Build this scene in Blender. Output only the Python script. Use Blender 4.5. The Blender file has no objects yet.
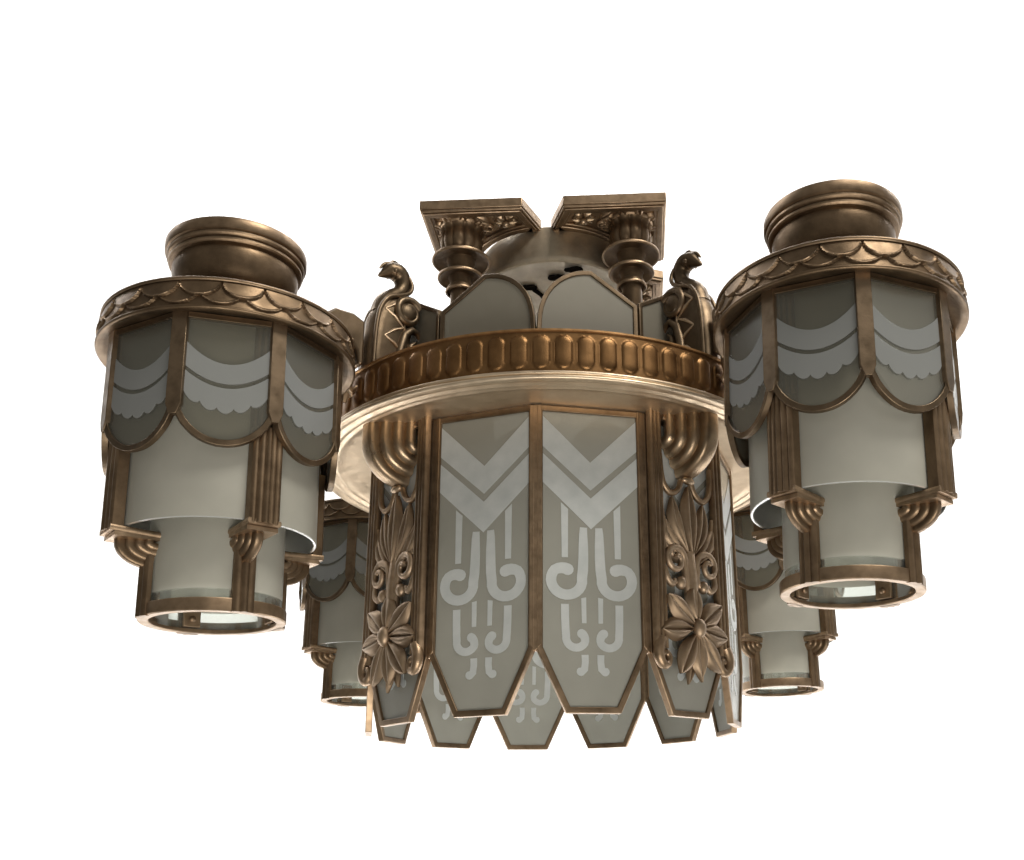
import bpy, math, random
from mathutils import Matrix, Vector, noise
random.seed(7)
sin, cos, pi, R = math.sin, math.cos, math.pi, math.radians
S = bpy.context.scene
COL = S.collection

# ------------------------------------------------------------------ node helpers / materials
def new_mat(name):
    m = bpy.data.materials.new(name); m.use_nodes = True
    nt = m.node_tree; nt.nodes.clear()
    out = nt.nodes.new('ShaderNodeOutputMaterial')
    return m, nt, out
def noise_mix(nt, c1, c2, scale, detail=5, lo=.35, hi=.65, rough=.6):
    tc = nt.nodes.new('ShaderNodeTexCoord')
    nz = nt.nodes.new('ShaderNodeTexNoise'); nz.inputs['Scale'].default_value = scale
    nz.inputs['Detail'].default_value = detail; nz.inputs['Roughness'].default_value = rough
    nt.links.new(tc.outputs['Object'], nz.inputs['Vector'])
    r = nt.nodes.new('ShaderNodeValToRGB')
    r.color_ramp.elements[0].position = lo; r.color_ramp.elements[0].color = (*c1, 1)
    r.color_ramp.elements[1].position = hi; r.color_ramp.elements[1].color = (*c2, 1)
    nt.links.new(nz.outputs['Fac'], r.inputs['Fac'])
    return tc, nz, r
def metal(name, c1, c2, rough=.38, scale=28, met=.9, bump=.12, fine=900, glint_wear=.85):
    m, nt, out = new_mat(name)
    tc, nz, r = noise_mix(nt, c1, c2, scale)
    b = nt.nodes.new('ShaderNodeBsdfPrincipled')
    b.inputs['Metallic'].default_value = met
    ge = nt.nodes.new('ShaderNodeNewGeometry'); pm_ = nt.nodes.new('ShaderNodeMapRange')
    pm_.inputs['From Min'].default_value = .515; pm_.inputs['From Max'].default_value = .60; pm_.inputs['To Max'].default_value = glint_wear
    nt.links.new(ge.outputs['Pointiness'], pm_.inputs['Value'])  # edge highlights put into the colour, along with rubbed wear
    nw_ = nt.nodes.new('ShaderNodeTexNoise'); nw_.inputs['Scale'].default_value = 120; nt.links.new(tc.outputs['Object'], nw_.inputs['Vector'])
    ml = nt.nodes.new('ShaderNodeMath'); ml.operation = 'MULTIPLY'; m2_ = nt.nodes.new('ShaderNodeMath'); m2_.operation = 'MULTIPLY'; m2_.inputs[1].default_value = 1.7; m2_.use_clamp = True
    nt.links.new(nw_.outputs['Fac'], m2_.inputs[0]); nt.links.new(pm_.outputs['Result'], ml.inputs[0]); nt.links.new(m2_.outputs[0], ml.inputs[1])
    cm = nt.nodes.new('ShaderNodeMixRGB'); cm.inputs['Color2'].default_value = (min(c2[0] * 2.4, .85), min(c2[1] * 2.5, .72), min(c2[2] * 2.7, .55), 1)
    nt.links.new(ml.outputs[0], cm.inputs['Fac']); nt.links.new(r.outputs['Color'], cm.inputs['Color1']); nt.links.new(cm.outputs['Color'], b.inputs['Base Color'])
    n2 = nt.nodes.new('ShaderNodeTexNoise'); n2.inputs['Scale'].default_value = fine; n2.inputs['Detail'].default_value = 3
    nt.links.new(tc.outputs['Object'], n2.inputs['Vector'])
    n3 = nt.nodes.new('ShaderNodeTexNoise'); n3.inputs['Scale'].default_value = 70; n3.inputs['Detail'].default_value = 6
    nt.links.new(tc.outputs['Object'], n3.inputs['Vector'])
    mr = nt.nodes.new('ShaderNodeMapRange'); mr.inputs['From Min'].default_value = .3; mr.inputs['From Max'].default_value = .7
    mr.inputs['To Min'].default_value = rough - .07; mr.inputs['To Max'].default_value = rough + .12
    nt.links.new(n3.outputs['Fac'], mr.inputs['Value']); nt.links.new(mr.outputs['Result'], b.inputs['Roughness'])
    add = nt.nodes.new('ShaderNodeMath'); add.operation = 'ADD'
    nt.links.new(n2.outputs['Fac'], add.inputs[0]); nt.links.new(n3.outputs['Fac'], add.inputs[1])
    bp = nt.nodes.new('ShaderNodeBump'); bp.inputs['Strength'].default_value = bump; bp.inputs['Distance'].default_value = .0012
    nt.links.new(add.outputs[0], bp.inputs['Height']); nt.links.new(bp.outputs['Normal'], b.inputs['Normal'])
    nt.links.new(b.outputs[0], out.inputs['Surface'])
    return m
def glass(name, col, col2, opaque, trans, rough=.3, spec=.12, tint=(.8, .82, .78), scale=9):
    """frosted sheet: diffuse + translucent body, part see-through, soft gloss on top"""
    m, nt, out = new_mat(name)
    tc, nz, r = noise_mix(nt, col, col2, scale, 4, .3, .7)
    d = nt.nodes.new('ShaderNodeBsdfDiffuse'); t = nt.nodes.new('ShaderNodeBsdfTranslucent')
    nt.links.new(r.outputs['Color'], d.inputs['Color']); nt.links.new(r.outputs['Color'], t.inputs['Color'])
    mx = nt.nodes.new('ShaderNodeMixShader'); mx.inputs[0].default_value = trans
    nt.links.new(d.outputs[0], mx.inputs[1]); nt.links.new(t.outputs[0], mx.inputs[2])
    tp = nt.nodes.new('ShaderNodeBsdfTransparent'); tp.inputs['Color'].default_value = (*tint, 1)
    m2 = nt.nodes.new('ShaderNodeMixShader'); m2.inputs[0].default_value = opaque
    nt.links.new(tp.outputs[0], m2.inputs[1]); nt.links.new(mx.outputs[0], m2.inputs[2])
    g = nt.nodes.new('ShaderNodeBsdfGlossy'); g.inputs['Roughness'].default_value = rough
    g.inputs['Color'].default_value = (.9, .9, .88, 1)
    lw = nt.nodes.new('ShaderNodeFresnel'); lw.inputs['IOR'].default_value = 1.45
    mm = nt.nodes.new('ShaderNodeMath'); mm.operation = 'MULTIPLY_ADD'
    nt.links.new(lw.outputs[0], mm.inputs[0]); mm.inputs[1].default_value = 1.0; mm.inputs[2].default_value = spec
    mm.use_clamp = True
    m3 = nt.nodes.new('ShaderNodeMixShader'); nt.links.new(mm.outputs[0], m3.inputs[0])
    nt.links.new(m2.outputs[0], m3.inputs[1]); nt.links.new(g.outputs[0], m3.inputs[2])
    n2 = nt.nodes.new('ShaderNodeTexNoise'); n2.inputs['Scale'].default_value = 1500
    nt.links.new(tc.outputs['Object'], n2.inputs['Vector'])
    bp = nt.nodes.new('ShaderNodeBump'); bp.inputs['Strength'].default_value = .05; bp.inputs['Distance'].default_value = .0004
    nt.links.new(n2.outputs['Fac'], bp.inputs['Height']); nt.links.new(bp.outputs['Normal'], g.inputs['Normal'])
    nt.links.new(m3.outputs[0], out.inputs['Surface'])
    return m

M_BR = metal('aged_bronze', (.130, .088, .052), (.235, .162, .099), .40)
M_DK = metal('dark_bronze', (.080, .057, .034), (.140, .098, .060), .38)
M_CU = metal('copper_bronze', (.165, .086, .033), (.26, .143, .060), .38)
M_FL = metal('satin_cast_bronze', (.20, .142, .091), (.315, .23, .152), .50, glint_wear=.6)
M_CR = metal('underside_lit_bronze', (.60, .47, .33), (.72, .58, .42), .42, bump=.05)  # same bronze, with the light from below put into a paler colour
M_LT = metal('worn_light_bronze', (.215, .152, .094), (.35, .255, .163), .33)
M_DISH = metal('pale_nickel_bronze', (.44, .375, .29), (.56, .49, .38), .48, scale=40)
M_GL = glass('etched_panel_glass', (.38, .375, .33), (.45, .44, .39), .84, .25, .25, .03)
M_ET = glass('white_frosted_etching', (.66, .70, .695), (.80, .83, .825), .86, .25, .5, .03, scale=45)
M_PANE = glass('clear_grey_glass', (.34, .335, .28), (.40, .39, .33), .20, .3, .32, .0, (.94, .93, .89))
M_SWAG = glass('swag_etching', (.62, .64, .64), (.70, .72, .72), .42, .3, .5, .0)
M_FR = glass('frosted_cylinder_glass', (.50, .49, .43), (.62, .605, .53), .90, .30, .35, .03)
M_CLR = glass('clear_glass_edge', (.6, .62, .58), (.7, .72, .68), .13, .3, .1, .08, (.9, .92, .88))
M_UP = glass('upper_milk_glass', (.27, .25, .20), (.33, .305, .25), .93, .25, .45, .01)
M_HOLE_SHADE, nt, out = new_mat('opening_shade')
_b = nt.nodes.new('ShaderNodeBsdfDiffuse'); _b.inputs['Color'].default_value = (.012, .010, .008, 1); nt.links.new(_b.outputs[0], out.inputs['Surface'])

# ------------------------------------------------------------------ mesh builder
class MB:
    def __init__(s): s.v = []; s.f = []; s.m = []; s.mi = 0
    def vert(s, p): s.v.append(tuple(p)); return len(s.v) - 1
    def face(s, ids, mi=None): s.f.append(tuple(ids)); s.m.append(s.mi if mi is None else mi)
    def grid(s, rows, closed_u=False, closed_v=False, mi=None):
        ids = [[s.vert(p) for p in r] for r in rows]
        nr, nc = len(ids), len(ids[0])
        for i in range(nr if closed_v else nr - 1):
            for j in range(nc if closed_u else nc - 1):
                a, b = ids[i], ids[(i + 1) % nr]
                s.face((a[j], a[(j + 1) % nc], b[(j + 1) % nc], b[j]), mi)
        return ids
    def prism(s, poly, F, n0, n1, mi=None):
        """poly of (u,z); F(u,n,z)->xyz"""
        a = [s.vert(F(u, n0, z)) for u, z in poly]; b = [s.vert(F(u, n1, z)) for u, z in poly]
        s.face(a, mi); s.face(b[::-1], mi); k = len(poly)
        for i in range(k): s.face((a[i], b[i], b[(i + 1) % k], a[(i + 1) % k]), mi)
    def ring(s, outer, inner, F, n0, n1, mi=None, k0=None):
        k = len(outer)
        ao = [s.vert(F(u, n0, z)) for u, z in outer]; ai = [s.vert(F(u, n0, z)) for u, z in inner]
        bo = [s.vert(F(u, n1, z)) for u, z in outer]; bi = [s.vert(F(u, n1, z)) for u, z in inner]
        for i in range(k):
            j = (i + 1) % k
            s.face((ao[i], ao[j], ai[j], ai[i]), mi); s.face((bo[i], bi[i], bi[j], bo[j]), mi)
            s.face((ao[i], bo[i], bo[j], ao[j]), mi); s.face((ai[i], ai[j], bi[j], bi[i]), mi)
    def lathe(s, prof, c=(0, 0), seg=72, closed=False, mi=None, h=None):
        rows = []
        for k in range(seg):
            t = 2 * pi * k / seg
            rows.append([(c[0] + r * sin(t), c[1] - r * cos(t), z) for r, z in prof])
        s.grid(rows, closed_u=closed, closed_v=True, mi=mi)
    def tube(s, pts, rad, seg=8, flat=1.0, caps=True, mi=None, nrm=None):
        pts = [Vector(p) for p in pts]; n = len(pts)
        rad = rad if isinstance(rad, (list, tuple)) else [rad] * n
        rows = []; up = Vector(nrm) if nrm else None
        last = None
        for i, p in enumerate(pts):
            t = (pts[min(i + 1, n - 1)] - pts[max(i - 1, 0)]).normalized()
            if up is not None: a = (up - t * up.dot(t)).normalized()
            else:
                a = last - t * last.dot(t) if last else t.orthogonal()
                a = a.normalized() if a.length > 1e-6 else t.orthogonal().normalized()
            last = a; b = t.cross(a)
            rows.append([p + (a * cos(2 * pi * k / seg) * flat + b * sin(2 * pi * k / seg)) * rad[i] for k in range(seg)])
        ids = s.grid(rows, closed_u=True, mi=mi)
        if caps: s.face(ids[0][::-1], mi); s.face(ids[-1], mi)
    def ball(s, c, r, sc=(1, 1, 1), seg=14, rings=8, mi=None):
        rows = []
        for i in range(rings + 1):
            t = pi * i / rings
            q = max(sin(t), 1e-3)
            rows.append([(c[0] + r * sc[0] * q * cos(2 * pi * k / seg), c[1] + r * sc[1] * q * sin(2 * pi * k / seg), c[2] + r * sc[2] * cos(t)) for k in range(seg)])
        s.grid(rows, closed_u=True, mi=mi)
    def leaf(s, F, a, b, w, h, n=0, rib=.35, pw=.8, bend=0, ns=9, nt_=6, curl=0):
        """raised leaf from a to b in (u,z)"""
        dx, dz = b[0] - a[0], b[1] - a[1]; L = math.hypot(dx, dz); tx, tz = dx / L, dz / L; px, pz = -tz, tx
        top = []
        for i in range(ns + 1):
            q = i / ns; ww = w * max(sin(pi * q ** pw), .02) ** .8; row = []
            off = bend * sin(pi * q)
            for j in range(nt_ * 2 + 1):
                t = j / nt_ - 1
                hh = h * ((1 - abs(t) ** 4) * (.62 + .38 * sin(pi * abs(t))) * (.35 + .65 * sin(pi * min(q * .85 + .15, 1)) ** .7) - rib * .8 * math.exp(-(t / .16) ** 2) * (1 - q * .5)) + curl * q * q
                row.append(F(a[0] + tx * L * q + px * (ww * t + off), n + hh, a[1] + tz * L * q + pz * (ww * t + off)))
            top.append(row)
        s.grid(top)
        bot = []
        for i in range(ns + 1):
            q = i / ns; ww = w * max(sin(pi * q ** pw), .02) ** .8; off = bend * sin(pi * q)
            bot.append([F(a[0] + tx * L * q + px * (ww * t + off), n - .0015 + curl * q * q, a[1] + tz * L * q + pz * (ww * t + off)) for t in (-1, 0, 1)])
        s.grid([r[::-1] for r in bot])
        for side in (0, -1):
            s.grid([[top[i][side], bot[i][side]] for i in range(ns + 1)])
    def stroke(s, pts, w, F, n0, n1, mi=None, cap=(True, True)):
        """flat ribbon in (u,z) with thickness, no self overlap"""
        n = len(pts); w = w if isinstance(w, (list, tuple)) else [w] * n
        Ls, Rs = [], []
        for i, (x, z) in enumerate(pts):
            x0, z0 = pts[max(i - 1, 0)]; x1, z1 = pts[min(i + 1, n - 1)]
            dx, dz = x1 - x0, z1 - z0; L = math.hypot(dx, dz); nx, nz_ = -dz / L, dx / L
            Ls.append((x + nx * w[i] / 2, z + nz_ * w[i] / 2)); Rs.append((x - nx * w[i] / 2, z - nz_ * w[i] / 2))
        def capf(i, d):
            x, z = pts[i]; x0, z0 = pts[i - d]; a = math.atan2(z - z0, x - x0)
            return [(x + w[i] / 2 * cos(a + t), z + w[i] / 2 * sin(a + t)) for t in (pi / 3, pi / 6, 0, -pi / 6, -pi / 3)]
        for i in range(n - 1):
            s.prism([Ls[i], Ls[i + 1], Rs[i + 1], Rs[i]], F, n0, n1, mi)
        if cap[1]: s.prism([Ls[-1]] + capf(n - 1, 1) + [Rs[-1]], F, n0, n1, mi)
        if cap[0]:
            x, z = pts[0]; a = math.atan2(z - pts[1][1], x - pts[1][0])
            s.prism([Rs[0]] + [(x + w[0] / 2 * cos(a + t), z + w[0] / 2 * sin(a + t)) for t in (pi / 3, pi / 6, 0, -pi / 6, -pi / 3)] + [Ls[0]], F, n0, n1, mi)
    def build(s, name, mats, parent=None, bevel=0, rot=0, ang=38, smooth=True):
        me = bpy.data.meshes.new(name)
        me.from_pydata(s.v, [], s.f)
        for m in (mats if isinstance(mats, (list, tuple)) else [mats]): me.materials.append(m)
        me.polygons.foreach_set('material_index', s.m)
        import bmesh
        bm = bmesh.new(); bm.from_mesh(me); bmesh.ops.recalc_face_normals(bm, faces=bm.faces); bm.to_mesh(me); bm.free()
        if smooth:
            me.polygons.foreach_set('use_smooth', [True] * len(me.polygons))
            me.set_sharp_from_angle(angle=R(ang))
        me.update()
        o = bpy.data.objects.new(name, me); COL.objects.link(o)
        if parent: o.parent = parent
        o.rotation_euler.z = rot
        if bevel:
            b = o.modifiers.new('bevel', 'BEVEL'); b.width = bevel; b.segments = 2; b.limit_method = 'ANGLE'; b.angle_limit = R(40); b.harden_normals = False
        return o

def FP(r):                      # panel frame at angle 0 (facing -Y), outward normal = -Y
    return lambda u, n, z: (u, -(r + n), z)
def FR(u, n, z):                # radial plane: u = radius, n = sideways
    return (n, -u, z)
def inset(poly, d):
    k = len(poly); area = sum(poly[i][0] * poly[(i + 1) % k][1] - poly[(i + 1) % k][0] * poly[i][1] for i in range(k))
    sg = 1 if area > 0 else -1; out = []
    for i in range(k):
        p0, p, p1 = poly[i - 1], poly[i], poly[(i + 1) % k]
        def nr(a, b):
            dx, dy = b[0] - a[0], b[1] - a[1]; L = math.hypot(dx, dy) or 1e-9; return (-dy / L * sg, dx / L * sg)
        a, b = nr(p0, p), nr(p, p1); mx, my = a[0] + b[0], a[1] + b[1]; q = 1 + a[0] * b[0] + a[1] * b[1]
        q = max(q, .35)
        out.append((p[0] + mx / q * d, p[1] + my / q * d))
    return out
def smooth(pts, rad, k=4):
    P_ = [Vector(p) for p in pts]; n = len(P_); op, orr = [], []
    rad = rad if isinstance(rad, (list, tuple)) else [rad] * n
    for i in range(n - 1):
        p0, p1, p2, p3 = P_[max(i - 1, 0)], P_[i], P_[i + 1], P_[min(i + 2, n - 1)]
        for j in range(k):
            t = j / k
            op.append(.5 * ((2 * p1) + (p2 - p0) * t + (2 * p0 - 5 * p1 + 4 * p2 - p3) * t * t + (3 * p1 - p0 - 3 * p2 + p3) * t ** 3)); orr.append(rad[i] * (1 - t) + rad[i + 1] * t)
    return op + [P_[-1]], orr + [rad[-1]]
def copy_to(o, rot, parent, label=None):
    c = o.copy(); COL.objects.link(c); c.parent = parent; c.rotation_euler.z = rot
    for ch in o.children:
        g = ch.copy(); COL.objects.link(g); g.parent = c
    if label: c['label'] = label
    return c

# ------------------------------------------------------------------ root
PSI = R(4.82428)
ROOT = bpy.data.objects.new('chandelier', None); COL.objects.link(ROOT)
ROOT.rotation_euler.z = -PSI
ROOT['label'] = 'bronze art deco chandelier with etched glass drum and four hanging glass lanterns'
ROOT['category'] = 'chandelier'

# ------------------------------------------------------------------ ring band with oval bosses
mb = MB()
NO = 78; SUB = 26; ZT, ZB = .4955, .4500
ow, oh = .0090, .0186
def band_h(th, z):
    f = ((th / (2 * pi) * NO) % 1) - .5
    u = f * 2 * pi * .289 / NO; zc = z - .4728
    d = math.hypot(u, max(abs(zc) - (oh - ow), 0)) - ow        # stadium sdf
    if d < 0: return .0001 + .0009 * (1 - math.exp(d / .0005)) + .0017 * (1 - math.exp(d / .0032))
    if d < .0011: return .0001 + .0004 * sin(pi * d / .0011)
    return .0002
zr = [ZB + (ZT - ZB) * i / 44 for i in range(45)]
rows = []
for k in range(NO * SUB):
    th = 2 * pi * k / (NO * SUB)
    rows.append([((.2885 + band_h(th, z)) * sin(th), -(.2885 + band_h(th, z)) * cos(th), z) for z in zr])
mb.grid(rows, closed_v=True)
mb.lathe([(.2885, .4955), (.2905, .4965), (.2905, .4985), (.288, .4995), (.240, .4995), (.2125, .4975), (.2125, .444)], seg=180)
ring_cu = mb
mb.mi = 1
def bead(r, z, rr, a0=0, a1=180, n=7, sx=1): return [(r + rr * cos(R(a0 + (a1 - a0) * i / n)) * sx, z - rr * sin(R(a0 + (a1 - a0) * i / n))) for i in range(n + 1)]
prof = [(.2885, .4500), (.2920, .4498)] + bead(.2920, .4475, .0024, -80, 80) + [(.2925, .4452), (.2925, .4442), (.2955, .4437)] + bead(.2950, .4412, .0026, -70, 110) + \
    [(.2925, .4382), (.2895, .4388), (.2870, .4402), (.2850, .4400)] + [(.2830, .4385), (.2800, .4380), (.2775, .4392), (.2762, .4408), (.2740, .4410), (.2722, .4398), (.2690, .4398), (.2672, .4412), (.2600, .4420), (.250, .4424), (.236, .4425), (.2125, .4425)]
mb.lathe(prof, seg=240)
RING = mb.build('ring', [M_CU, M_CR], ROOT, ang=50)

# ------------------------------------------------------------------ drum panels (12)
AP = .2176; HW = .0577
F = FP(AP)
poly = [(-HW, .4412), (-HW, .177), (-.0280, .1128), (.0280, .1128), (HW, .177), (HW, .4412)]
def pattern(mb, F, n0, n1):
    def V(t0, e0, e1, t1): mb.prism([(-.0515, e0), (0, t0), (.0515, e0), (.0515, e1), (0, t1), (-.0515, e1)], F, n0, n1)
    V(.3790, .4300, .3950, .3475); V(.3385, .3870, .3545, .3045)
    for s in (-1, 1):
        mb.prism([(s * .0245, .3255), (s * .0320, .3325), (s * .0315, .2730), (s * .0250, .2730)], F, n0, n1)
        pts = [(s * .0082, .3060), (s * .0086, .2985), (s * .0086, .285), (s * .0088, .272), (s * .0093, .260), (s * .0104, .2515)]
        w = [.0075, .0088, .0100, .0105, .0108, .0108]
        for k in range(20):
            a = 190 + 14 * k; r_ = .0163 if a < 400 else .0163 - (a - 400) * .000085
            pts.append((s * (.0265 + r_ * cos(R(a))), .2490 + r_ * .97 * sin(R(a)))); w.append(.0108 + max(0, a - 400) * .00003)
        mb.stroke(pts, w, F, n0, n1 + .00005, cap=(False, True))
        mb.prism([(s * .0063, .231), (s * .0115, .230), (s * .0110, .2040), (s * .0062, .2040)], F, n0, n1)
        pts = [(s * .0285, .2235), (s * .0284, .210), (s * .0280, .197)]; w = [.0082] * 3
        for k in range(17):
            a = 8 - 14 * k; r_ = .0104 if a > -150 else .0104 - (-150 - a) * .00005
            pts.append((s * (.0172 + r_ * cos(R(a))), .1890 + r_ * sin(R(a)))); w.append(.0082 + max(0, -150 - a) * .00002)
        mb.stroke(pts, w, F, n0, n1 + .00005, cap=(False, True))
        pts = [(s * .0082, .1715), (s * .0080, .164), (s * .0088, .157), (s * .0125, .1545)]
        mb.stroke(pts, [.0072, .0070, .0075, .0090], F, n0, n1, cap=(False, True))
inn = inset(poly, .0062)
mb = MB(); mb.ring(poly, inn, F, -.0035, .0040); fr_top = mb
F15 = lambda u, n, z: (cos(R(15)) * u + sin(R(15)) * .2253 * 1 + sin(R(15)) * n, sin(R(15)) * u - cos(R(15)) * (.2253 + n), z)
mb.prism([(-.0066, .4412), (-.0066, .1810), (0, .1740), (.0066, .1810), (.0066, .4412)], F15, -.004, .0034)

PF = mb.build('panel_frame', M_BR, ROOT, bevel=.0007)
mb = MB(); mb.prism(inset(poly, .0055), F, -.0014, .0014); mb.mi = 1; pattern(mb, F, -.0019, .0019)
pane = mb.build('glass_panel', [M_GL, M_ET], PF, smooth=False)
PF.rotation_euler.z = R(-15)
for k in range(1, 12): copy_to(PF, R(-15 + 30 * k), ROOT)

# ------------------------------------------------------------------ upper crown panels (12): arched glass above the ring
def arch_poly(kind):
    if kind == 's':      # diagonal ones: gabled
        return [(-HW, .4990), (-HW, .578), (-.002, .6135), (.002, .6135), (HW, .578), (HW, .4990)]
    p = [(-HW, .4990), (-HW, .5735), (-.0045, .6125)]
    for i in range(1, 12):
        a = pi / 2 * i / 11
        p.append((-.0045 + (HW + .0045) * sin(a) , .535 + (.6125 - .535) * cos(a) ** .85 if i < 11 else .535))
    p += [(HW, .4990)]
    return p
base_u = {}
for kind in 'sc':
    poly_u = arch_poly(kind); mb = MB()
    mb.ring(poly_u, inset(poly_u, .0052), F, -.003, .003)
    fo = mb.build('crown_frame', M_DK, ROOT, bevel=.0006)
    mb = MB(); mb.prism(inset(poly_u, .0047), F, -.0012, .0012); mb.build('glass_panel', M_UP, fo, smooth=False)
    base_u[kind] = fo
# mirrored version of 'c'
mb = MB(); pm = [(-u, z) for u, z in arch_poly('c')][::-1]
mb.ring(pm, inset(pm, .0052), F, -.003, .003); fm = mb.build('crown_frame', M_DK, ROOT, bevel=.0006)
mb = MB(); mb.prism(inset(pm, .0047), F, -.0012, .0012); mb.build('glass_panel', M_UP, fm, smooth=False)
for q in range(4):
    if q == 0:
        base_u['c'].rotation_euler.z = R(-15); fm.rotation_euler.z = R(15); base_u['s'].rotation_euler.z = R(45)
    else:
        copy_to(base_u['c'], R(-15 + 90 * q), ROOT); copy_to(fm, R(15 + 90 * q), ROOT); copy_to(base_u['s'], R(45 + 90 * q), ROOT)

# ------------------------------------------------------------------ drum pilasters on the diagonals
def flute_rail(mb, u0, u1, z0, z1, F, n0, n1, ribs=3):
    w = (u1 - u0) / ribs; rows = []; N = ribs * 6
    sec = [(u0, n0)]
    for i in range(N + 1):
        t = (i % 6) / 6 if i < N else 1
        h = math.sin(pi * ((i / 6) % 1)) if i < N else 0
        sec.append((u0 + (u1 - u0) * i / N, n1 - .0016 + .0020 * h))
    sec.append((u1, n0))
    for z in [z0 + (z1 - z0) * k / 6 for k in range(7)]: rows.append([F(u, n, z) for u, n in sec])
    ids = mb.grid(rows)
    mb.face(ids[0][::-1]); mb.face(ids[-1])
PN0 = .0075
mb = MB()
for s in (-1, 1):
    a, b = (s * .0580, s * .0405) if s < 0 else (.0405, .0580)
    flute_rail(mb, min(a, b), max(a, b), .180, .4440, F, PN0, PN0 + .0070)
    # foot scroll
    pts = [(s * .0500, .190), (s * .0545, .180), (s * .0545, .170), (s * .0495, .163), (s * .0430, .164), (s * .0405, .171), (s * .0445, .176), (s * .0485, .173)]
    mb.tube(*smooth([F(u, PN0 + .005, z) for u, z in pts], [.0060, .0062, .0058, .0052, .0045, .0040, .0034, .0026]), 8)
    pts = [(s * .0415, .396), (s * .0400, .376), (s * .036, .362), (s * .026, .354), (s * .014, .360), (s * .008, .372)]
    mb.tube(*smooth([F(u, PN0 + .002, z) for u, z in pts], .0036), 8)
    pts = [(s * .0415, .335), (s * .0385, .318), (s * .0410, .300)]
    mb.tube(*smooth([F(u, PN0 + .002, z) for u, z in pts], .0030), 8)
mb.tube([F(u, PN0 + .004, .440) for u in (-.0375, 0, .0375)], .004, 8)
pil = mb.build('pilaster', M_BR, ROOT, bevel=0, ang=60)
# ribbed console under the ring
mb = MB()
def quarter(rx, rz, cx, cz, ztop, n=12):
    p = [(cx, ztop), (cx + rx, ztop)]
    for i in range(n + 1):
        a = pi / 2 * i / n; p.append((cx + rx * cos(a), cz - rz * sin(a)))
    return p
cx0 = .2215
lay = [(.0520, .0455, .0110), (.0410, .0355, .0190), (.0300, .0255, .0270), (.0190, .0160, .0345)]
def rnd_layers(mb, lay, cx0, cz, ztop, back=0):
    """stack of rounded ribs: each layer is a bent half-round rib pair"""
    for i, (rx, rz, hw) in enumerate(lay):
        ip = lay[i + 1] if i + 1 < len(lay) else None
        # rounded cross-section swept along the quarter path
        path = [(cx0 + rx, ztop), (cx0 + rx, (ztop + cz) / 2), (cx0 + rx, cz)]
        for k in range(1, 11):
            a = pi / 2 * k / 10; path.append((cx0 + rx * cos(a), cz - rz * sin(a)))
        T = (lay[i][0] - (ip[0] if ip else lay[i][0] * .45)) * 1.02
        rows = []
        for k, (r, z) in enumerate(path):
            p0 = path[max(k - 1, 0)]; p1 = path[min(k + 1, len(path) - 1)]
            tx, tz = p1[0] - p0[0], p1[1] - p0[1]; L = math.hypot(tx, tz); nx, nz_ = -tz / L, tx / L   # outward normal
            sec = []
            for q in range(13):
                a = -pi / 2 + pi * q / 12
                bx = hw * (abs(sin(a)) ** .55) * (1 if sin(a) >= 0 else -1); bn = -T * (1 - abs(cos(a)) ** .55)
                sec.append((bx, bn))
            row = [FR(r + nx * bn, bx, z + nz_ * bn) for bx, bn in sec]
            row = [FR(r + nx * (-T * 1.15), -hw * .96, z + nz_ * (-T * 1.15))] + row + [FR(r + nx * (-T * 1.15), hw * .96, z + nz_ * (-T * 1.15))]
            rows.append(row)
        ids = mb.grid(rows); mb.face(ids[-1])
rnd_layers(mb, lay, cx0, .4205, .4440)
for (ru, zz_, rr) in ((.2310, .3725, .0045),):
    mb.ball(FR(ru, 0, zz_), rr, (2.2 - 0, 1, 1))
cons = mb.build('console', M_LT, pil, ang=55)
# palm, scrolls and flower
mb = MB(); n = PN0 + .001
mb.leaf(F, (0, .286), (0, .366), .0125, .0085, n + .002, pw=1.1, rib=.3)
for s in (-1, 1):
    mb.leaf(F, (s * .005, .288), (s * .0250, .350), .0105, .0075, n + .001, bend=-s * .005, pw=1.15, rib=.3)
    mb.leaf(F, (s * .008, .282), (s * .0405, .325), .0100, .0072, n, bend=-s * .006, pw=1.15, rib=.3)
    mb.leaf(F, (s * .008, .276), (s * .0405, .301), .0070, .0065, n, bend=-s * .004, pw=1.1, rib=.3)
palm = mb.build('palm_leaf', M_FL, pil, ang=60)
mb = MB()
for s in (-1, 1):
    c = (.0255, .2765); pts = []
    for i in range(22):
        a = R(200 - i * 25); r_ = .0175 - .00070 * i
        pts.append(F(s * (c[0] + r_ * cos(a)), n + .003 + .00025 * i, c[1] + r_ * sin(a) * 1.05))
    pts = [F(s * .0045, n + .002, .232), F(s * .0052, n + .0025, .250)] + pts
    mb.tube(pts, [.0038, .0044] + [.0044 - .00008 * i for i in range(22)], 8)
    mb.ball(F(s * .0180, n + .004, .2530), .0062, (1, 1, 1.2))
    mb.tube(*smooth([F(s * .0400, n + .002, .268), F(s * .0375, n + .003, .256), F(s * .030, n + .003, .250), F(s * .026, n + .003, .256)], [.003, .0038, .0036, .0026]), 8)
    mb.tube([F(s * .009, n + .002, .266), F(s * .012, n + .003, .255), F(s * .0185, n + .003, .249), F(s * .0235, n + .003, .254)], [.003, .0034, .003, .0024], 8)
mb.tube([F(0, n + .001, .290), F(0, n + .003, .262), F(0, n + .003, .236), F(0, n + .002, .215)], [.0065, .0070, .0080, .0085], 10)
scr = mb.build('scroll', M_FL, pil, ang=60)
mb = MB(); c = (0, .2045)
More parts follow.
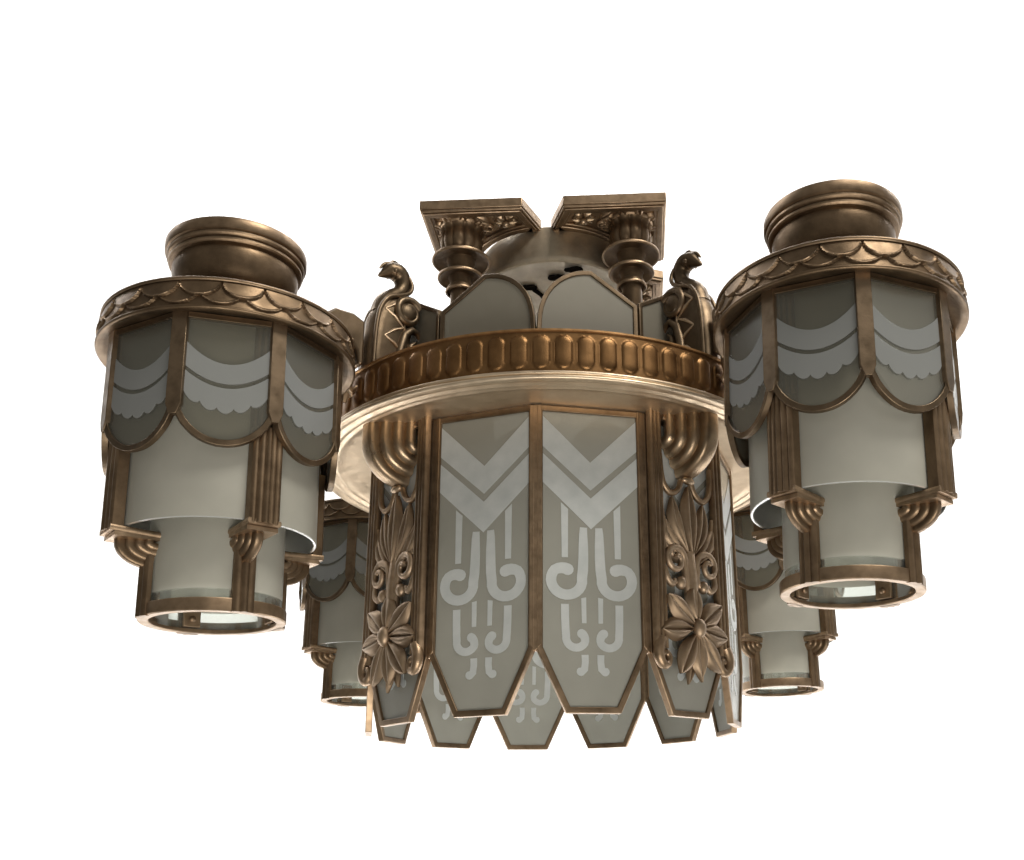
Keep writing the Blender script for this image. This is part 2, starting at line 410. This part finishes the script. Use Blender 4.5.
for i, (a, L) in enumerate(((92, .047), (36, .053), (-6, .051), (-50, .057), (-84, .052), (-118, .056), (186, .052), (142, .053))):
    q = R(a); mb.leaf(F, (c[0] + .006 * cos(q), c[1] + .006 * sin(q)), (c[0] + L * cos(q), c[1] + L * sin(q)), .0130, .0070, n + .006 + .0006 * (i % 2), pw=1.15, rib=.45)
mb.leaf(F, (.002, .178), (-.008, .146), .006, .004, n)
mb.leaf(F, (.004, .178), (.014, .150), .006, .004, n)
mb.ball(F(0, n + .012, c[1]), .0088, (.9, .8, 1.25))
flo = mb.build('flower', M_FL, pil, ang=60)
pil.rotation_euler.z = R(-45)
for k in range(1, 4): copy_to(pil, R(-45 + 90 * k), ROOT)

# ------------------------------------------------------------------ birds standing on the ring over each arm
mb = MB()
out_ = [(.2225, .4985), (.2235, .560), (.2200, .580), (.2180, .596), (.2250, .606), (.2360, .6105), (.2480, .6080), (.2600, .6015), (.2715, .5880), (.2790, .5680), (.2825, .5300), (.2835, .4985)]
def puff(mb, outl, F, th, steps=4, c=None):
    """rounded slab from an outline"""
    prev = None; k = len(outl)
    for s in (-1, 1):
        lays = []
        for i in range(steps + 1):
            a = pi / 2 * i / steps; lays.append((inset(outl, (1 - cos(a)) * th * .9 if i else 0), s * th * sin(a)))
        ids = [[mb.vert(F(u, nn, z)) for u, z in L] for L, nn in lays]
        for a, b in zip(ids, ids[1:]):
            for j in range(k): mb.face((a[j], a[(j + 1) % k], b[(j + 1) % k], b[j]))
        mb.face(ids[-1])
puff(mb, out_, FR, .0155)
nk = [(.2600, .580), (.2570, .596), (.2490, .607), (.2400, .616), (.2350, .626), (.2360, .6365), (.2430, .6430), (.2520, .6420), (.2590, .6365), (.2670, .6300)]
mb.tube(*smooth([FR(u, 0, z) for u, z in nk], [.0150, .0130, .0105, .0090, .0092, .0104, .0112, .0100, .0062, .0014]), 16)
mb.ball(FR(.2500, .0092, .6390), .0024); mb.ball(FR(.2500, -.0092, .6390), .0024)
mb.tube(*smooth([FR(u, 0, z) for u, z in [(.2660, .6405), (.2600, .6480), (.2500, .6520), (.2400, .6515), (.2330, .6465)]], [.0012, .0026, .0030, .0030, .0012]), 8)
mb.tube(*smooth([FR(u, 0, z) for u, z in [(.2520, .6510), (.2490, .6560), (.2420, .6560)]], [.0022, .0020, .0010]), 8)
for s in (-1, 1):
    pts = [(.2310, .6380), (.2275, .6260), (.2320, .6150), (.2450, .6065), (.2600, .5985), (.2700, .5820), (.2740, .5600), (.2755, .5300), (.2760, .4995)]
    mb.tube(*smooth([FR(u, s * (.0080 + .0065 * min(1, i / 4)), z) for i, (u, z) in enumerate(pts)], [.0016, .0026] + [.0026] * 7), 8)
bird = mb.build('bird', M_DK, ROOT, ang=50)
mb = MB()
for s in (-1, 1):
    y = s * .0150
    zz_ = [.598, .582, .565, .548, .531, .514, .500]
    for i in range(len(zz_) - 1):
        a, b = (.2400, .2640) if i % 2 == 0 else (.2640, .2400)
        mb.tube([FR(a, y, zz_[i]), FR((a + b) / 2, y * 1.02, (zz_[i] + zz_[i + 1]) / 2 + .002), FR(b, y, zz_[i + 1])], [.0010, .0024, .0010], 6)
    mb.tube([FR(.2460, y, .603), FR(.2395, y * .98, .590), FR(.2385, y, .560), FR(.2385, y, .500)], .0015, 6)
mb.build('wing', M_LT, bird, ang=60)
mb = MB()
for sd in (-1, 1):
    y = sd * .0160; cu, cz, r0 = .2350, .5850, .0185
    pts = []
    for i in range(26):
        a = R(150 - 22 * i); r_ = r0 * (1 - i / 36); pts.append(FR(cu + r_ * cos(a) * .95, y + sd * .0001 * i, cz + r_ * sin(a)))
    mb.tube(pts, [.0052 - .0001 * i for i in range(26)], 10)
    mb.ball(FR(cu, y, cz), .0118, (.6, 1.1, 1.1))
    mb.tube([FR(u, y * .9, z) for u, z in [(.2440, .500), (.2430, .535), (.2380, .556), (.2290, .566), (.2210, .5640), (.2170, .5560)]], [.0055, .0055, .0055, .005, .004, .0018], 10)
    mb.tube([FR(u, y * .9, z) for u, z in [(.2320, .500), (.2315, .530), (.2290, .545), (.2230, .552)]], [.0045, .0045, .0035, .0015], 10)
mb.build('tail_scroll', M_DK, bird, ang=60)
bird.rotation_euler.z = R(-45)
for k in range(1, 4): copy_to(bird, R(-45 + 90 * k), ROOT)

# ------------------------------------------------------------------ arms from ring to lantern
mb = MB()
mb.prism([(.2860, .5040), (.2860, .5580), (.3010, .5640), (.3230, .5630), (.3500, .5400), (.4100, .5250), (.4100, .4950), (.3340, .4950), (.3180, .5180), (.3020, .5290), (.2950, .5200), (.2920, .5040)], FR, -.011, .011)
arm = mb.build('arm', M_DK, ROOT, bevel=.006)
mb = MB()
for s in (-1, 1):
    for j, (du, rr) in enumerate(((0, .0040), (.006, .0034), (.012, .003))):
        pts = [(.2960 + du, .530), (.3040 + du, .512), (.3060 + du, .494), (.3020 + du, .476), (.2955 + du * .6, .466), (.2930 + du * .3, .472)]
        mb.tube([FR(u, s * (.006 + .006 * j), z) for u, z in pts], [rr * .7, rr, rr, rr, rr * .9, rr * .6], 8)
mb.leaf(lambda u, n, z: FR(.300 + n, u, z), (0, .526), (0, .458), .014, .008, 0)
mb.build('acanthus_scroll', M_BR, arm, ang=60)
arm.rotation_euler.z = R(-45)
for k in range(1, 4): copy_to(arm, R(-45 + 90 * k), ROOT)

# ------------------------------------------------------------------ ceiling mount: dish, brackets, stems
mb = MB(); dc = (.006, 0)
mb.lathe([(.030, .756), (.030, .748), (.080, .7470), (.1042, .7455), (.1060, .7430), (.1080, .715), (.1105, .700), (.1110, .6955), (.1100, .6925), (.1070, .6918), (.1065, .6930), (.1045, .6935), (.060, .6924), (.002, .6922)], c=dc, seg=120)
def slot_shade(mb, pts, w, z=.6920):  # near-black patch on the dish, paints the shade inside a hole
    G = lambda u, n, v: (u, v, z - n)
    mb.mi = 1; mb.stroke([(x, y) for x, y in pts], w, G, .0002, .0012)
    mb.mi = 0
slot_shade(mb, [(.026, -.0885), (.038, -.0875)], [.009, .016])
slot_shade(mb, [(.0050, -.071), (.0150, -.071)], .0125)
slot_shade(mb, [(-.0330, -.049), (-.0230, -.049)], .012)
slot_shade(mb, [(-.0210, -.0415), (-.014, -.030), (-.0100, -.017)], [.007, .006, .005])
for cxy, rr in (((.010, -.083), .0085),): pass
dish = mb.build('ceiling_dish', [M_DISH, M_HOLE_SHADE], ROOT, ang=40)

RA = .1040; a0 = math.asin(.006 / RA)
arc = [(RA * cos(a0 + (pi / 2 - 2 * a0) * i / 16), -RA * sin(a0 + (pi / 2 - 2 * a0) * i / 16)) for i in range(17)]
bp = [(.0255, -.1530), (.1530, -.1530), (.1530, -.0255)] + arc
G = lambda u, n, v: (u, v, .756 - n)
mb = MB(); mb.prism(bp, G, 0, .0125)
mb.ring(inset(bp, .0012), inset(bp, .0155), G, .0126, .0160); mb.ring(inset(bp, .0035), inset(bp, .0115), G, .0161, .0180)
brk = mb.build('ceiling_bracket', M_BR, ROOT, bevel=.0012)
def rosette(mb, c, r, npet=8):
    G2 = lambda u, n, v: (u, v, .7430 - n)
    for i in range(npet):
        a = 2 * pi * i / npet; mb.leaf(G2, (c[0] + r * .2 * cos(a), c[1] + r * .2 * sin(a)), (c[0] + r * cos(a), c[1] + r * sin(a)), r * .40, .004, 0, ns=6, nt_=3)
    mb.ball((c[0], c[1], .7375), r * .32)
for c in ((.0490, -.1240), (.1240, -.0490)):
    mb = MB(); rosette(mb, c, .0150); mb.build('rosette', M_LT, brk, ang=60)
G2 = lambda u, n, v: (u, v, .7430 - n)
for fl in (0, 1):
    def T(x, y): return (x, y) if not fl else (-y, -x)
    mb = MB()
    for a, b, w in (((.070, -.124), (.086, -.138), .005), ((.070, -.120), (.092, -.126), .005), ((.070, -.116), (.090, -.112), .005), ((.070, -.112), (.082, -.098), .0045)):
        mb.leaf(G2, T(*a), T(*b), w, .0045, 0, ns=6, nt_=3)
    pts = []
    for i in range(14):
        a = R(-60 + 30 * i); r_ = .0090 * (1 - i / 18); p = T(.0720 + r_ * cos(a), -.1150 + r_ * sin(a)); pts.append((p[0], p[1], .7400))
    mb.tube(pts, .0022, 6); mb.build('leaf_relief', M_BR, brk, ang=60)
mb = MB()
for i in range(9):
    a = 2 * pi * i / 9 + .2
    mb.leaf(lambda u, n, v: (.1075 + u, -.1075 + v, .7430 - n), (.016 * cos(a), .016 * sin(a)), (.0385 * cos(a), .0385 * sin(a)), .0078, .0050, 0, ns=8, nt_=4, pw=1.3)
mb.lathe([(.0300, .7434), (.0298, .7400), (.0275, .7385), (.0250, .7400)], c=(.1075, -.1075), seg=48)
mb.build('leaf_collar', M_BR, brk, ang=60)
for k in range(1, 4): copy_to(brk, R(90 * k), ROOT)

mb = MB(); sc = (.1075, -.1075)
def saucer(r, z, hub):   # concave underside, thin bright rim
    return [(hub, z + .0010), (hub + .0005, z + .0022), (hub + (r - hub) * .45, z + .0028), (r - .0030, z + .0006), (r - .0022, z - .0006), (r - .0008, z - .0004), (r, z + .0008), (r - .0004, z + .0028), (r - .0030, z + .0046), (hub + (r - hub) * .5, z + .0080), (hub * .98, z + .0105)]
prof = [(.0125, .500), (.0125, .6500)] + saucer(.0190, .6510, .0132) + saucer(.0292, .6700, .0150) + saucer(.0368, .6945, .0180)
mb.lathe(prof, c=sc, seg=56)
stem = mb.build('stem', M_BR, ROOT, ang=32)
mb = MB(); rows = []
pr = [(.0180, .7045), (.0225, .710), (.0245, .718), (.0240, .726), (.0225, .732), (.0240, .737), (.0275, .7410), (.0260, .7432)]
NS = 120
for k in range(NS):
    t = 2 * pi * k / NS; g = .0026 * abs(sin(t * 5)) ** .7
    rows.append([(sc[0] + (r_ + g) * sin(t), sc[1] - (r_ + g) * cos(t), z) for r_, z in pr])
mb.grid(rows, closed_v=True)
mb.build('leaf_cup', M_BR, stem, ang=60)
for k in range(1, 4): copy_to(stem, R(90 * k), ROOT)

# ------------------------------------------------------------------ lantern
def make_lantern():
    mb = MB()
    NS_, SB = 20, 30; rows = []
    zt_, zb_ = .4870, .4622
    zs = [zb_ + (zt_ - zb_) * i / 40 for i in range(41)]
    H = zt_ - zb_
    def h(th, z):
        v = (zt_ - z) / H
        best = 0
        for row, (off, v0, v1) in enumerate(((.5, .34, .93), (0, -.02, .62))):
            f = ((th / (2 * pi) * NS_ + off) % 1) * 2 - 1
            edge = v0 + (v1 - v0) * math.sqrt(max(0, 1 - abs(f) ** 2.2))
            if row == 0: edge = max(edge, v0)
            if v < edge:
                d = edge - v
                g = .0006 + .0013 * row + .0008 * min(1, max(0, v) / max(edge, .1)) + .0013 * math.exp(-((d - .045) / .035) ** 2)
                best = g if row else max(best, g)
        return best
    for k in range(NS_ * SB):
        th = 2 * pi * k / (NS_ * SB)
        rows.append([((.1150 + (.0035) * (1 - (z - zb_) / H) + h(th, z)) * sin(th), -(.1150 + (.0035) * (1 - (z - zb_) / H) + h(th, z)) * cos(th), z) for z in zs])
    mb.grid(rows, closed_v=True)
    mb.lathe([(.1150, .4870), (.1168, .4876)] + [(.1168 + .0020 * cos(R(a)), .4892 + .0020 * sin(R(a))) for a in range(-60, 100, 20)] + [(.110, .4915), (.060, .4980), (.0545, .5000)], seg=140)
    mb.lathe([(.1185, .4622), (.1190, .4618)] + [(.1188 + .0021 * cos(R(a)), .4602 - .0021 * sin(R(a))) for a in range(-60, 120, 20)] + [(.1150, .4590), (.1120, .4596), (.1080, .4622), (.0925, .4622), (.0925, .4700)], seg=140)
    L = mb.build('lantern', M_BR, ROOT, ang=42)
    # canopy
    mb = MB()
    mb.lathe([(.0530, .4985), (.0540, .5190), (.0480, .5205), (.0478, .5230), (.0515, .5275), (.0560, .5345), (.0592, .5430), (.0606, .5515), (.0604, .5580), (.0596, .5605), (.0630, .5612), (.0645, .5628), (.0645, .5650), (.0632, .5662),
              (.0652, .5672), (.0664, .5690), (.0664, .5712), (.0655, .5720), (.0676, .5732), (.0684, .5750), (.0684, .5830), (.0676, .5848), (.0640, .5855), (.004, .5855)], seg=96)
    mb.build('canopy', M_BR, L, ang=28)
    # scalloped pane frames and panes (8)
    ap, hw = .1002, .0413; Fp = FP(ap)
    def U(top, cusp, bot):
        p = [(-hw, top), (-hw, cusp)]
        for i in range(1, 16):
            x = -hw + 2 * hw * i / 16; t = abs(x) / hw
            p.append((x, cusp - (cusp - bot) * (1 - t ** 2.15) ** .80))
        return p + [(hw, cusp), (hw, top)]
    pu = U(.4612, .3655, .3365)
    ins = inset(pu, .0056)
    mb = MB(); mb.ring(pu, ins, Fp, -.003, .0030); 
    rc = .1084; F22 = lambda u, n, z: (cos(R(22.5)) * u + sin(R(22.5)) * (rc + n), sin(R(22.5)) * u - cos(R(22.5)) * (rc + n), z)
    mb.prism([(-.0069, .4612), (-.0069, .3720), (-.0032, .3625), (.0032, .3625), (.0069, .3720), (.0069, .4612)], F22, -.004, .0028)
    pf = mb.build('pane_frame', M_DK, L, bevel=.0006, rot=R(22.5))
    # top light strip
    mb = MB(); mb.prism(inset(pu, .0050), Fp, -.0011, .0011)
    mb.mi = 1; N = 60
    def band(fa, fb, x=.0352):
        for i in range(N):
            x0, x1 = -x + 2 * x * i / N, -x + 2 * x * (i + 1) / N
            mb.prism([(x0, fa(x0)), (x1, fa(x1)), (x1, fb(x1)), (x0, fb(x0))], Fp, -.0015, .0015)
    q = lambda x: (x / .0352) ** 2
    band(lambda x: .4140 + .0185 * q(x), lambda x: .3950 + .0145 * q(x))
    band(lambda x: .3908 + .0145 * q(x), lambda x: .3715 + .0150 * q(x) - .0045 * abs(cos(pi * 2.5 * x / .0352)) ** .7)
    gp = mb.build('glass_pane', [M_PANE, M_SWAG], L, rot=R(22.5), smooth=False)
    for k in range(1, 8):
        for o in (pf, gp):
            c = o.copy(); COL.objects.link(c); c.parent = L; c.rotation_euler.z = R(22.5 + 45 * k)
    # frosted glass cylinders
    def cyl(r, z0, z1, mats, name, zc=None):
        mb = MB()
        mb.lathe([(r, z0 + .0006), (r - .0006, z0), (r - .0022, z0), (r - .0028, z0 + .0006)], seg=96, mi=1)
        zz1 = [z0 + .0006] + ([zc] if zc else []) + [z1]
        for a, b in zip(zz1, zz1[1:]):
            mi = 1 if (zc and b == zc) else 0
            mb.lathe([(r, a), (r, b)], seg=96, mi=mi); mb.lathe([(r - .0028, b), (r - .0028, a)], seg=96, mi=mi)
        return mb.build(name, mats, L, ang=35)
    cyl(.0890, .2755, .4700, [M_FR, M_ET], 'upper_glass_cylinder')
    cyl(.0600, .2000, .3900, [M_FR, M_CLR], 'lower_glass_cylinder', zc=.2190)
    # bottom rim
    mb = MB(); mb.lathe([(.0608, .2100), (.0640, .2100), (.0644, .2090), (.0644, .1992), (.0634, .1982), (.0560, .1982), (.0552, .1990), (.0552, .2020), (.0606, .2024)], seg=96, closed=True)
    mb.build('bottom_rim', M_BR, L, ang=35)
    # four stepped pilasters
    mb = MB(); Fu = FP(0)
    def stepped(F, r0, r1, hw, z0, z1, n=2, ribs=4):
        # ribbed front
        sec = [(-hw, r0)]
        N = ribs * 6
        for i in range(N + 1):
            x = -hw + 2 * hw * i / N; g = abs(sin(pi * i / 6 )); rise = (1 - abs(x / hw)) * .0035
            sec.append((x, r1 - .0045 + rise + .0014 * g))
        sec.append((hw, r0))
        rows_ = [[F(x, r, z) for x, r in sec] for z in (z0, z0 + .001, (z0 + z1) / 2, z1)]
        ids = mb.grid(rows_); mb.face(ids[0][::-1]); mb.face(ids[-1])
    stepped(Fu, .0895, .1035, .0138, .2715, .3600, ribs=5)
    stepped(Fu, .0895, .0975, .0138, .3602, .4615, ribs=5)
    stepped(Fu, .0606, .0690, .0098, .1978, .2600, ribs=3)
    # ledge: soft double lip
    mb.prism([(-.0145, .2742), (-.0152, .2732), (-.0152, .2705), (-.0140, .2690), (.0140, .2690), (.0152, .2705), (.0152, .2732), (.0145, .2742)], lambda u, n, z: (u, -n, z + (n - .08) * .04), .0550, .1005)
    mb.prism([(-.0142, .2692), (-.0142, .2655), (.0142, .2655), (.0142, .2692)], lambda u, n, z: (u, -n, z), .0565, .0965)
    rnd_layers(mb, [(.0330, .0215, .0045), (.0260, .0168, .0078), (.0190, .0120, .0108), (.0118, .0076, .0134)], .0590, .2630, .2658)
    p = mb.build('stepped_pilaster', M_BR, L, bevel=.0006, ang=45, rot=R(45))
    for k in range(1, 4):
        c = p.copy(); COL.objects.link(c); c.parent = L; c.rotation_euler.z = R(45 + 90 * k)
    # small fixing screws on the inside of the rim
    mb = MB()
    mb.prism([(-.008, .2035), (-.008, .2300), (.008, .2300), (.008, .2035)], FP(0), .0520, .0560)
    mb.ball((0, -.0510, .2110), .0032, (1, .6, 1))
    c0 = mb.build('clip', M_BR, L, bevel=.0005, rot=R(45))
    for k in range(1, 4):
        c = c0.copy(); COL.objects.link(c); c.parent = L; c.rotation_euler.z = R(45 + 90 * k)
    return L

SQ = .31646
TW = {'a': (-1, -1, .02107, -.00063, -.00565, -1.24272, -1.28194), 'b': (1, -1, -.01384, -.01078, .00177, 1.95049, -.7102),
      'c': (-1, 1, -.00587, .00135, .00145, 0, 0), 'd': (1, 1, .00665, .01005, .00322, 0, 0)}
RZ = Matrix.Rotation(-PSI, 4, 'Z')
lan0 = make_lantern()
def place(L, key):
    sx, sy, dx, dy, dz, tx, ty = TW[key]
    c = RZ @ Vector((sx * SQ, sy * SQ, 0))
    a, b = R(tx), R(ty)
    Mx = Matrix(((cos(a), 0, -sin(a)), (0, 1, 0), (sin(a), 0, cos(a)))); My = Matrix(((1, 0, 0), (0, cos(b), -sin(b)), (0, sin(b), cos(b))))
    Q = (Mx @ My).transposed().to_4x4()
    W = Matrix.Translation((c.x + dx, c.y + dy, .4 + dz)) @ Q @ Matrix.Translation((0, 0, -.4)) @ RZ
    L.matrix_local = RZ.inverted() @ W
first = True
kids = list(lan0.children)
for key in 'abcd':
    if key == 'a': L = lan0
    else:
        L = lan0.copy(); COL.objects.link(L); L.parent = ROOT
        for ch in kids:
            g = ch.copy(); COL.objects.link(g); g.parent = L
    place(L, key)

# ------------------------------------------------------------------ added plain white backdrop, and lights
mb = MB(); rows = []
for i in range(25):
    z = -9 + 24 * i / 24
    rows.append([(x, 4.6 - .05 * 0, z) for x in (-18, -9, 0, 9, 18)])
mb.grid(rows)
mw, nt, out = new_mat('backdrop_white')
tc, nz, r = noise_mix(nt, (.93, .93, .93), (.95, .95, .95), 1.5)
d = nt.nodes.new('ShaderNodeBsdfDiffuse'); nt.links.new(r.outputs['Color'], d.inputs['Color']); nt.links.new(d.outputs[0], out.inputs['Surface'])
BD = mb.build('backdrop', mw, None, smooth=False); BD['kind'] = 'structure'

def area(name, loc, target, sx, sy, power, col=(1, 1, 1), spread=180):
    l = bpy.data.lights.new(name, 'AREA'); l.shape = 'RECTANGLE'; l.size = sx; l.size_y = sy; l.energy = power; l.color = col; l.spread = R(spread)
    o = bpy.data.objects.new(name, l); COL.objects.link(o); o.location = loc
    o.rotation_euler = (Vector(target) - Vector(loc)).to_track_quat('-Z', 'Y').to_euler(); return o
# added unseen lights behind the chandelier, to turn the backdrop plain white
area('backdrop_wash_low', (0, 2.4, -2.8), (0, 4.6, .8), 18, .5, 900)
area('backdrop_wash_high', (0, 2.2, 6.4), (0, 4.6, 2.2), 18, .5, 900)
# added lights out of view: high front key, low one for floor reflection
area('front_key', (1.3, -1.7, 2.9), (0, 0, .4), 1.3, .9, 62, (1, .96, .88))
area('low_bounce', (.5, -2.0, -1.2), (0, 0, .4), 1.6, 1.0, 34, (1, .95, .87))
w = bpy.data.worlds.new('World'); S.world = w; w.use_nodes = True
wn = w.node_tree; wb = wn.nodes['Background']
tcw = wn.nodes.new('ShaderNodeTexCoord'); nw = wn.nodes.new('ShaderNodeTexNoise'); nw.inputs['Scale'].default_value = 1.6; nw.inputs['Detail'].default_value = 2
wn.links.new(tcw.outputs['Generated'], nw.inputs['Vector'])
rw = wn.nodes.new('ShaderNodeValToRGB'); rw.color_ramp.elements[0].position = .40; rw.color_ramp.elements[0].color = (.10, .092, .078, 1)
rw.color_ramp.elements[1].position = .66; rw.color_ramp.elements[1].color = (.48, .46, .42, 1)
wn.links.new(nw.outputs['Fac'], rw.inputs['Fac']); wn.links.new(rw.outputs['Color'], wb.inputs[0]); wb.inputs[1].default_value = .85

# ------------------------------------------------------------------ camera
cam = bpy.data.cameras.new('camera'); co = bpy.data.objects.new('camera', cam); COL.objects.link(co)
fpx = 983.25579; cam.sensor_width = 36; cam.lens = 36 * fpx / 1024; cam.clip_end = 60; cam.clip_start = .05
cam.shift_x = (512 - 610.51793) / 1024; cam.shift_y = (539.86707 - 430) / 1024
p_, r_, y_ = R(16.52223), R(-1.19321), R(3.42316)
fw = Vector((sin(y_) * cos(p_), cos(y_) * cos(p_), sin(p_))); rt = Vector((cos(y_), -sin(y_), 0)); up = rt.cross(fw)
r2 = cos(r_) * rt + sin(r_) * up; u2 = -sin(r_) * rt + cos(r_) * up
Mc = Matrix(((r2.x, u2.x, -fw.x), (r2.y, u2.y, -fw.y), (r2.z, u2.z, -fw.z))).to_4x4(); Mc.translation = (0, -1.20127, 0)
co.matrix_world = Mc; S.camera = co
S.render.resolution_x = 1024; S.render.resolution_y = 860
S.view_settings.view_transform = 'Standard'; S.view_settings.look = 'None'; S.view_settings.exposure = 0; S.view_settings.gamma = 1
S.render.engine = 'CYCLES'; S.cycles.transparent_max_bounces = 24; S.cycles.max_bounces = 10
